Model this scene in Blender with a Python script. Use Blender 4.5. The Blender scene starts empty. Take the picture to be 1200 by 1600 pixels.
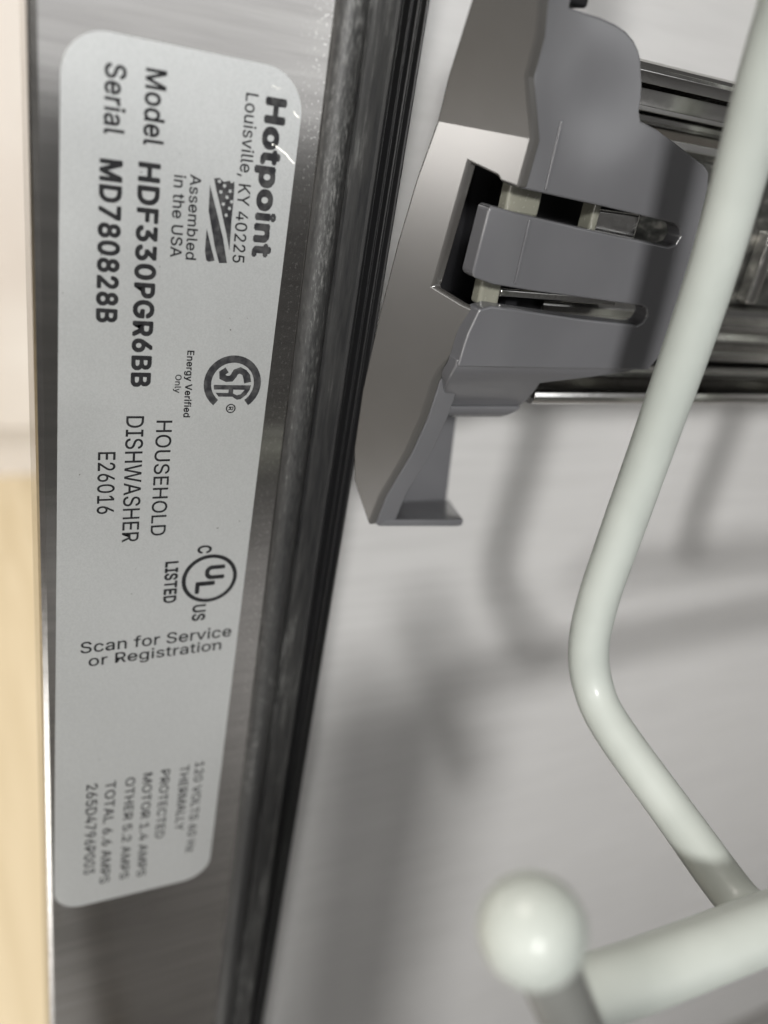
import bpy, bmesh, math, random
from mathutils import Vector, Matrix
from mathutils.geometry import tessellate_polygon
random.seed(7)
MM = 0.001
sc = bpy.context.scene
col = sc.collection

# ---------------------------------------------------------------- camera
# world: +X out of the tub side wall, +Y into the tub, +Z up; origin at the top of the label strip
cam_d = bpy.data.cameras.new('camera')
cam = bpy.data.objects.new('camera', cam_d); col.objects.link(cam)
right = Vector((0.4184, 0.8934, 0.1639)); up = Vector((-0.4655, 0.0560, 0.8833)); back = Vector((0.7799, -0.4458, 0.4393))
m = Matrix((right, up, back)).transposed().to_4x4()
m.translation = Vector((95*MM, 0, 0))
cam.matrix_world = m
cam_d.sensor_fit = 'VERTICAL'; cam_d.sensor_height = 36; cam_d.sensor_width = 27
cam_d.lens = 36*1300/1600
cam_d.clip_start = 0.005; cam_d.clip_end = 20
cam_d.dof.use_dof = True
cam_d.dof.focus_distance = 0.101
cam_d.dof.aperture_fstop = 29.25/2.5
sc.camera = cam

# ---------------------------------------------------------------- world and lamps
world = bpy.data.worlds.new('World'); sc.world = world; world.use_nodes = True
bg = world.node_tree.nodes['Background']
bg.inputs[0].default_value = (1.0, 0.98, 0.95, 1); bg.inputs[1].default_value = 0.08

def lamp(name, loc, target, sx, sy, power, color, shape='RECTANGLE'):
    d = bpy.data.lights.new(name, 'AREA'); d.shape = shape; d.size = sx; d.size_y = sy
    d.energy = power; d.color = color
    o = bpy.data.objects.new(name, d); col.objects.link(o)
    o.location = loc
    o.rotation_euler = (Vector(target)-Vector(loc)).to_track_quat('-Z', 'Y').to_euler()
    return o
KD = Vector((0.823, -0.442, 0.357))
lamp('ceiling_spot', Vector((0.0, 0.07, -0.04)) + KD*1.2, (0.0, 0.07, -0.04), 0.16, 0.16, 2.4, (1.0, 0.99, 0.965), 'DISK').data.spread = math.radians(60)
lamp('plate_fill', (0.58, -0.95, 0.03), (0.0, 0.05, 0.0), 0.28, 0.20, 3.2, (1.0, 0.96, 0.91))  # added fill, placed so its reflection brightens the front plate
lamp('soft_fill', (1.1, 0.25, 0.12), (0.0, 0.05, 0.0), 0.7, 0.36, 0.85, (0.97, 0.985, 1.0))
lamp('far_fill', (0.76, 0.56, 0.16), (0.0, 0.06, 0.0), 0.34, 0.22, 0.45, (0.98, 0.99, 1.0))  # added fill for reflections on the side plate, wall and wires
lamp('warm_fill', (-0.72, -0.40, 0.10), (0.0, 0.055, -0.01), 0.30, 0.26, 1.2, (1.0, 0.93, 0.84))  # added warm fill, meant to give the front plate its sheen
lamp('kitchen_light', (-0.30, -0.5, 1.1), (-0.85, 0.05, -0.3), 0.5, 0.5, 23.0, (1.0, 0.94, 0.87))

sc.view_settings.view_transform = 'Standard'; sc.view_settings.look = 'None'
sc.view_settings.exposure = 0.0; sc.view_settings.gamma = 1.0
sc.render.engine = 'CYCLES'
sc.cycles.max_bounces = 8

# ---------------------------------------------------------------- helpers
def mat(name, color, rough=0.5, metal=0.0, coat=0.0, spec=0.5, build=None):
    m = bpy.data.materials.new(name); m.use_nodes = True
    nt = m.node_tree; b = nt.nodes['Principled BSDF']
    b.inputs['Base Color'].default_value = (*color, 1); b.inputs['Roughness'].default_value = rough
    b.inputs['Metallic'].default_value = metal; b.inputs['Coat Weight'].default_value = coat
    b.inputs['Specular IOR Level'].default_value = spec
    if build: build(nt, b)
    return m
def N(nt, t, **kw):
    n = nt.nodes.new(t)
    for k, v in kw.items(): setattr(n, k, v)
    return n
def noise(nt, scale, detail=4, stretch=(1, 1, 1), rough=0.55, dist=0.0):
    tc = N(nt, 'ShaderNodeTexCoord'); mp = N(nt, 'ShaderNodeMapping')
    mp.inputs['Scale'].default_value = stretch
    nz = N(nt, 'ShaderNodeTexNoise'); nz.inputs['Scale'].default_value = scale
    nz.inputs['Detail'].default_value = detail; nz.inputs['Roughness'].default_value = rough
    nz.inputs['Distortion'].default_value = dist
    nt.links.new(tc.outputs['Object'], mp.inputs[0]); nt.links.new(mp.outputs[0], nz.inputs['Vector'])
    return nz.outputs['Fac']
def ramp(nt, src, stops):
    r = N(nt, 'ShaderNodeValToRGB'); e = r.color_ramp.elements
    while len(e) < len(stops): e.new(0.5)
    for q, (p, c) in zip(e, stops):
        q.position = p; q.color = (*c, 1) if len(c) == 3 else c
    nt.links.new(src, r.inputs[0]); return r.outputs[0]
def rng(nt, src, a, b, lo=0.0, hi=1.0):
    r = N(nt, 'ShaderNodeMapRange'); r.inputs[1].default_value = lo; r.inputs[2].default_value = hi
    r.inputs[3].default_value = a; r.inputs[4].default_value = b
    nt.links.new(src, r.inputs[0]); return r.outputs[0]
def mix(nt, fac, a, b):
    x = N(nt, 'ShaderNodeMix', data_type='RGBA')
    if isinstance(fac, float): x.inputs[0].default_value = fac
    else: nt.links.new(fac, x.inputs[0])
    for i, v in ((6, a), (7, b)):
        if isinstance(v, tuple): x.inputs[i].default_value = (*v, 1)
        else: nt.links.new(v, x.inputs[i])
    return x.outputs[2]
def bump(nt, b, h, strength=0.2, dist=0.0002):
    n = N(nt, 'ShaderNodeBump'); n.inputs['Strength'].default_value = strength; n.inputs['Distance'].default_value = dist
    nt.links.new(h, n.inputs['Height']); nt.links.new(n.outputs[0], b.inputs['Normal'])

def link_mesh(name, verts, faces, m, parent=None, smooth=False):
    me = bpy.data.meshes.new(name)
    me.from_pydata([tuple(c*MM for c in v) for v in verts], [], faces)
    me.update()
    o = bpy.data.objects.new(name, me); col.objects.link(o)
    if m: me.materials.append(m)
    if parent: o.parent = parent
    bm = bmesh.new(); bm.from_mesh(me); bmesh.ops.recalc_face_normals(bm, faces=bm.faces); bm.to_mesh(me); bm.free()
    if smooth: me.polygons.foreach_set('use_smooth', [True]*len(me.polygons))
    return o
def bevel(o, w, seg=3, ang=30):
    b = o.modifiers.new('bevel', 'BEVEL'); b.width = w*MM; b.segments = seg; b.limit_method = 'ANGLE'
    b.angle_limit = math.radians(ang); b.harden_normals = True
    o.data.polygons.foreach_set('use_smooth', [True]*len(o.data.polygons))
    return o
def thing(name, label, cat, group=None):
    o = bpy.data.objects.new(name, None); col.objects.link(o); o.empty_display_size = 0.01
    o['label'] = label; o['category'] = cat
    if group: o['group'] = group
    return o
def box(name, a, b, m, parent=None, bv=0.0):
    (x0, y0, z0), (x1, y1, z1) = a, b
    v = [(x, y, z) for x in (x0, x1) for y in (y0, y1) for z in (z0, z1)]
    f = [(0, 1, 3, 2), (4, 6, 7, 5), (0, 4, 5, 1), (2, 3, 7, 6), (0, 2, 6, 4), (1, 5, 7, 3)]
    o = link_mesh(name, v, f, m, parent)
    if bv: bevel(o, bv)
    return o
def slab(name, polys, place, off, m, parent=None, bv=0.0, seg=3):
    """flat outlines that share vertices, placed in space and given a thickness"""
    idx = {}; vs = []; fs = []
    for p in polys:
        f = []
        for q in p:
            k = (round(q[0], 2), round(q[1], 2))
            if k not in idx: idx[k] = len(vs); vs.append(Vector(place(*q)))
            f.append(idx[k])
        fs.append(f)
    n = len(vs); cnt = {}
    for f in fs:
        for i in range(len(f)):
            e = (f[i], f[(i+1) % len(f)]); cnt[frozenset(e)] = cnt.get(frozenset(e), 0)+1
    allf = [tuple(f) for f in fs] + [tuple(i+n for i in reversed(f)) for f in fs]
    for f in fs:
        for i in range(len(f)):
            a, b = f[i], f[(i+1) % len(f)]
            if cnt[frozenset((a, b))] == 1: allf.append((b, a, a+n, b+n))
    o_ = [off(v) if callable(off) else Vector(off) for v in vs]
    o = link_mesh(name, [tuple(v) for v in vs] + [tuple(v+d) for v, d in zip(vs, o_)], allf, m, parent)
    if bv: bevel(o, bv, seg)
    return o
def smooth_path(pts, k=8):
    P = [Vector(p) for p in pts]; out = []
    for i in range(len(P)-1):
        p0 = P[i-1] if i else P[0]*2-P[1]; p1, p2 = P[i], P[i+1]; p3 = P[i+2] if i+2 < len(P) else P[-1]*2-P[-2]
        for j in range(k):
            t = j/k
            out.append(0.5*((2*p1)+(p2-p0)*t+(2*p0-5*p1+4*p2-p3)*t*t+(3*p1-p0-3*p2+p3)*t**3))
    out.append(P[-1]); return out
def tube(name, path, r, m, parent=None, seg=32, cap=True):
    """round wire along a path with domed ends; r is a number or one radius per point"""
    P = [Vector(p) for p in path]; R = list(r) if isinstance(r, (list, tuple)) else [r]*len(P)
    t0 = (P[1]-P[0]).normalized(); t1 = (P[-1]-P[-2]).normalized()
    if cap:
        pre = [(P[0]-t0*R[0]*math.sin(a), R[0]*math.cos(a)) for a in (1.5, 1.2, 0.9, 0.6, 0.3)]
        post = [(P[-1]+t1*R[-1]*math.sin(a), R[-1]*math.cos(a)) for a in (0.3, 0.6, 0.9, 1.2, 1.5)]
        P = [p for p, _ in pre] + P + [p for p, _ in post]; R = [q for _, q in pre] + R + [q for _, q in post]
    v = []; f = []
    ref = Vector((0.31, 0.2, 0.93)); n = t0.cross(ref).normalized()
    for i, p in enumerate(P):
        t = (P[min(i+1, len(P)-1)]-P[max(i-1, 0)]).normalized()
        n = (n - t*n.dot(t)).normalized(); b = t.cross(n)
        for j in range(seg):
            a = 2*math.pi*j/seg; v.append(tuple(p + (n*math.cos(a)+b*math.sin(a))*R[i]))
    for i in range(len(P)-1):
        for j in range(seg):
            a = i*seg+j; b_ = i*seg+(j+1) % seg; f.append((a, b_, b_+seg, a+seg))
    f.append(tuple(range(seg))); f.append(tuple(reversed(range((len(P)-1)*seg, len(P)*seg))))
    return link_mesh(name, v, f, m, parent, smooth=True)
def extrude_profile(name, prof, axis, a, b, m, parent=None, closed=True, cuts=1, smooth=False, jitter=0.0):
    """2-D outline swept along y (axis 1: points are x,z) or z (axis 2: points are x,y)"""
    n = len(prof); v = []; f = []
    for s in range(cuts+1):
        t = a+(b-a)*s/cuts
        for (p, q) in prof:
            jp = random.uniform(-jitter, jitter)
            v.append((p+jp, t, q) if axis == 1 else (p+jp, q, t))
    for s in range(cuts):
        for i in range(n if closed else n-1):
            j = (i+1) % n; f.append((s*n+i, s*n+j, (s+1)*n+j, (s+1)*n+i))
    if closed: f.append(tuple(range(n))); f.append(tuple(cuts*n+i for i in reversed(range(n))))
    return link_mesh(name, v, f, m, parent, smooth)
def strip_profile(pts, th):
    """thin sheet-metal section: offset an open polyline to a closed outline"""
    P = [Vector(p) for p in pts]; L = []; Rr = []
    for i, p in enumerate(P):
        d0 = (P[i]-P[i-1]).normalized() if i else (P[1]-P[0]).normalized()
        d1 = (P[i+1]-P[i]).normalized() if i+1 < len(P) else d0
        n0 = Vector((-d0.y, d0.x)); n1 = Vector((-d1.y, d1.x)); nn = (n0+n1).normalized()
        k = th/2/max(0.35, nn.dot(n0)); L.append(tuple(p+nn*k)); Rr.append(tuple(p-nn*k))
    return L + Rr[::-1]
# ---------------------------------------------------------------- materials
def brushed(scale, stretch, lo, hi, bs, c0, c1, r0, r1):
    def f(nt, b):
        s = noise(nt, scale, 5, stretch); s2 = noise(nt, 28, 3)
        nt.links.new(ramp(nt, s, [(0.3, c0), (0.7, c1)]), b.inputs['Base Color'])
        nt.links.new(rng(nt, s2, r0, r1, 0.3, 0.7), b.inputs['Roughness'])
        bump(nt, b, s, bs, 0.00004)
    return f
def flange_nodes(nt, b):
    s = noise(nt, 900, 5, (1, 0.05, 1)); s2 = noise(nt, 30, 3)
    spots = noise(nt, 2600, 2)
    tc = N(nt, 'ShaderNodeTexCoord'); sp = N(nt, 'ShaderNodeSeparateXYZ'); nt.links.new(tc.outputs['Object'], sp.inputs[0])
    near = rng(nt, sp.outputs[1], 0.0, 1.0, 0.0335, 0.0362)        # dried specks close to the gasket
    mul = N(nt, 'ShaderNodeMath', operation='MULTIPLY')
    nt.links.new(ramp(nt, spots, [(0.61, (0, 0, 0)), (0.66, (1, 1, 1))]), mul.inputs[0]); nt.links.new(near, mul.inputs[1])
    base = ramp(nt, s, [(0.3, (0.40, 0.385, 0.37)), (0.7, (0.50, 0.485, 0.465))])
    nt.links.new(mix(nt, mul.outputs[0], base, (0.75, 0.73, 0.7)), b.inputs['Base Color'])
    nt.links.new(rng(nt, s2, 0.13, 0.19, 0.3, 0.7), b.inputs['Roughness'])
    bump(nt, b, s, 0.08, 0.00003)
M_flange = mat('brushed_steel_flange', (0.4, 0.4, 0.4), 0.3, 1.0, build=flange_nodes)
M_wall = mat('satin_tub_steel', (0.5, 0.5, 0.5), 0.42, 0.35, build=brushed(500, (1, 0.06, 1), 0, 1, 0.15, (0.49, 0.485, 0.48), (0.54, 0.535, 0.53), 0.34, 0.44))
def chrome_nodes(nt, b):
    s = noise(nt, 300, 4, (1, 0.02, 1)); s2 = noise(nt, 1500, 3)
    nt.links.new(ramp(nt, s, [(0.3, (0.62, 0.61, 0.59)), (0.7, (0.76, 0.75, 0.73))]), b.inputs['Base Color'])
    nt.links.new(rng(nt, s2, 0.08, 0.15, 0.35, 0.65), b.inputs['Roughness'])
    bump(nt, b, s, 0.2, 0.00004)
M_chrome = mat('rail_steel', (0.5, 0.5, 0.5), 0.18, 1.0, build=chrome_nodes)
def worn_nodes(nt, b):
    s = noise(nt, 420, 6, (1, 0.5, 1), 0.7)
    nt.links.new(ramp(nt, s, [(0.40, (0.035, 0.035, 0.032)), (0.56, (0.09, 0.09, 0.083)), (0.66, (0.30, 0.29, 0.26))]), b.inputs['Base Color'])
    bump(nt, b, s, 0.5, 0.0001)
M_worn = mat('worn_rail_web', (0.1, 0.1, 0.1), 0.35, 0.7, build=worn_nodes)
M_door = mat('door_steel', (0.6, 0.6, 0.6), 0.35, 0.8, build=brushed(500, (1, 0.06, 1), 0, 1, 0.15, (0.58, 0.575, 0.57), (0.64, 0.635, 0.63), 0.3, 0.4))
M_pan = mat('tub_floor_steel', (0.45, 0.45, 0.45), 0.3, 0.9, build=brushed(500, (1, 0.06, 1), 0, 1, 0.15, (0.42, 0.41, 0.40), (0.48, 0.47, 0.46), 0.25, 0.35))
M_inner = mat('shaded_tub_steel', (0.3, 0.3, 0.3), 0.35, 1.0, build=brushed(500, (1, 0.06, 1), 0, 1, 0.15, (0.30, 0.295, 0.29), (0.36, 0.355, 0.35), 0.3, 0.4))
def rubber_nodes(dust, ra=0.30, rb=0.52, st=0.35, fine=1700):
    def f(nt, b):
        s = noise(nt, fine, 6, (1, 1, st), 0.75); big = noise(nt, 120, 3, (1, 1, 0.12))
        mu = N(nt, 'ShaderNodeMath', operation='MULTIPLY'); nt.links.new(s, mu.inputs[0]); nt.links.new(big, mu.inputs[1])
        nt.links.new(ramp(nt, mu.outputs[0], [(0.16, (0.007, 0.007, 0.0075)), (0.27, (0.017*dust, 0.017*dust, 0.0165*dust)), (0.35, (0.07*dust, 0.07*dust, 0.068*dust)), (0.43, (0.2*dust, 0.2*dust, 0.19*dust))]), b.inputs['Base Color'])
        nt.links.new(rng(nt, s, ra, rb, 0.3, 0.7), b.inputs['Roughness'])
        bump(nt, b, s, 0.35, 0.00008)
    return f
M_rubber = mat('black_gasket_rubber', (0.02, 0.02, 0.02), 0.4, spec=0.22, build=rubber_nodes(1.0, 0.45, 0.62, 0.08))
M_rubber_d = mat('dusty_gasket_rubber', (0.04, 0.04, 0.04), 0.4, build=rubber_nodes(1.35, 0.38, 0.58, 0.25, 3200))
def plastic_nodes(c0, c1, r0, r1, bs=0.12, sc_=1800, wave=0.0):
    def f(nt, b):
        s = noise(nt, sc_, 3); big = noise(nt, 60, 3)
        nt.links.new(ramp(nt, big, [(0.35, c0), (0.65, c1)]), b.inputs['Base Color'])
        nt.links.new(rng(nt, s, r0, r1, 0.3, 0.7), b.inputs['Roughness'])
        if bs: bump(nt, b, s, bs, 0.00004)
        if wave: bump(nt, b, noise(nt, 38, 1), 1.0, wave)
    return f
M_cap = mat('grey_cap_plastic', (0.1, 0.1, 0.1), 0.4, spec=0.9, build=plastic_nodes((0.074, 0.074, 0.079), (0.082, 0.082, 0.087), 0.22, 0.235, 0.0, 90, 0.003))
M_face = mat('satin_face_plastic', (0.1, 0.1, 0.1), 0.42, spec=1.0, build=plastic_nodes((0.040, 0.038, 0.036), (0.046, 0.044, 0.042), 0.23, 0.24, 0.0, 90))
M_dark = mat('black_plastic_and_shade', (0.006, 0.006, 0.007), 0.6, spec=0.2)  # black parts, and the painted shade inside the end cap
M_clear = mat('milky_roller_plastic', (0.42, 0.42, 0.36), 0.2, coat=0.4, build=plastic_nodes((0.11, 0.11, 0.09), (0.21, 0.205, 0.17), 0.15, 0.3))
M_wire = mat('grey_green_wire_coating', (0.4, 0.42, 0.4), 0.33, coat=0.1, spec=0.25, build=plastic_nodes((0.25, 0.268, 0.25), (0.30, 0.318, 0.298), 0.42, 0.56, 0.30, 420))
M_shaft = mat('tine_coating_painted_shade', (0.1, 0.1, 0.095), 0.4, build=plastic_nodes((0.09, 0.092, 0.085), (0.12, 0.122, 0.115), 0.35, 0.45, 0.2))  # shade on the tine shaft, put into its base colour
def label_nodes(nt, b):
    s = noise(nt, 5200, 2); big = noise(nt, 70, 3); speck = noise(nt, 1300, 1)
    c = ramp(nt, s, [(0.35, (0.56, 0.57, 0.565)), (0.65, (0.62, 0.63, 0.625))])
    c = mix(nt, ramp(nt, speck, [(0.79, (0, 0, 0)), (0.81, (1, 1, 1))]), c, (0.2, 0.2, 0.19))
    nt.links.new(c, b.inputs['Base Color']); nt.links.new(rng(nt, big, 0.30, 0.36, 0.3, 0.7), b.inputs['Roughness'])
    bump(nt, b, s, 0.08, 0.00003)
M_label = mat('silver_label_film', (0.5, 0.5, 0.5), 0.33, 0.75, build=label_nodes)
def ink_nodes(lo, hi):
    def f(nt, b):
        s = noise(nt, 1100, 4)
        nt.links.new(ramp(nt, s, [(0.4, lo), (0.75, hi)]), b.inputs['Base Color'])
    return f
M_ink = mat('black_print', (0.02, 0.02, 0.02), 0.6, spec=0.15, build=ink_nodes((0.008, 0.008, 0.009), (0.02, 0.02, 0.021)))
M_ink_worn = mat('worn_black_print', (0.05, 0.05, 0.05), 0.6, spec=0.15, build=ink_nodes((0.014, 0.014, 0.016), (0.06, 0.06, 0.06)))
M_torn = mat('torn_label_paper', (0.85, 0.83, 0.78), 0.5)

# ---------------------------------------------------------------- dishwasher: tub, flange, gasket
dw = thing('dishwasher', 'open dishwasher tub with brushed steel front strip, black door gasket and printed rating label', 'dishwasher')
# front strip: a sheet whose free edge is rolled back, turned into the recess behind the gasket
extrude_profile('front_strip', strip_profile([(-9.0, 7.75), (-0.9, 7.75), (-0.52, 7.9), (-0.4, 8.3), (-0.4, 43.2), (-0.7, 43.8), (-3.0, 43.9), (-3.6, 44.3), (-3.6, 48.6), (-4.4, 49.2), (-36.4, 49.2)], 0.8), 2, -380, 160, M_flange, dw)
extrude_profile('tub_side_wall', strip_profile([(-37.2, 48.8), (-38.0, 51.0), (-38.0, 560.0), (-33, 572), (-22, 577)], 0.8), 2, -380, 160, M_wall, dw, smooth=False)
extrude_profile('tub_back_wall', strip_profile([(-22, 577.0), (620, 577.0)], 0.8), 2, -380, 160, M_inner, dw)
slab('tub_floor', [[(-38, 49), (620, 49), (620, 577), (-38, 577)]], lambda x, y: (x, y, -380.5), (0, 0, -1), M_pan, dw)
box('open_door', (-30, -640, -415), (620, 40, -384), M_door, dw, 3)
# door gasket, swept along the strip
bead = [(37.4 + 1.75 - 1.75*math.cos(a), 0.15 + 1.55*math.sin(a)) for a in [math.pi*i/12 for i in range(11)]]
prof_b = [(0.0, 37.4)] + [(h, y) for y, h in bead] + [(0.55, 41.0), (0.0, 41.2)]
def gas(name, prof, m, par):
    o = extrude_profile(name, prof, 2, -380, 160, m, par, cuts=180, jitter=0.02)
    return bevel(o, 0.08, 2, 25)
M_lip = mat('deep_black_rubber', (0.005, 0.005, 0.005), 0.4, spec=0.3, build=rubber_nodes(0.3, 0.35, 0.5, 0.03))
gk = gas('door_gasket', [(0.02, 41.0), (0.35, 41.05), (0.7, 41.4), (0.95, 42.2), (1.05, 43.2), (1.15, 43.9), (1.35, 44.15), (1.3, 44.35), (0.2, 44.42), (0.02, 44.3)], M_rubber, dw)
gas('gasket_lip', [(0.18, 44.44), (-1.2, 44.7), (-1.5, 45.2), (-1.5, 45.9), (-0.5, 46.15), (-0.4, 46.3), (-1.0, 46.5), (-1.0, 46.75), (-0.15, 46.9), (-0.05, 47.1), (-0.9, 47.35), (-0.9, 47.7), (-0.1, 47.95), (0.0, 48.2), (-0.3, 48.4), (-3.1, 48.4), (-3.1, 44.45)], M_lip, gk)
gas('gasket_bead', [(0.02, 37.4)] + [(h, y) for y, h in bead] + [(0.5, 40.98), (0.02, 40.98)], M_rubber_d, gk)

# ---------------------------------------------------------------- rating label
lab_w = (10.25, 34.95); lab_u = (-1.25, 122.4); rr = 4.4
def rounded(u0, u1, v0, v1, r, k=10):
    pts = []
    for (cu, cv, a0) in ((u1-r, v1-r, 0), (u0+r, v1-r, 90), (u0+r, v0+r, 180), (u1-r, v0+r, 270)):
        for i in range(k+1):
            a = math.radians(a0+90*i/k); pts.append((cu+r*math.cos(a), cv+r*math.sin(a)))
    return pts
LX = 0.10
def lp(u, v, h=0.0): return (LX+h, v, -u)
label = slab('rating_label', [rounded(*lab_u, *lab_w, rr)], lambda u, v: lp(u+0.0145*(v-20), v-0.0145*u), (-0.08, 0, 0), M_label, dw)
label['label'] = 'silver rating label with rounded corners, printed black'

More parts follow.
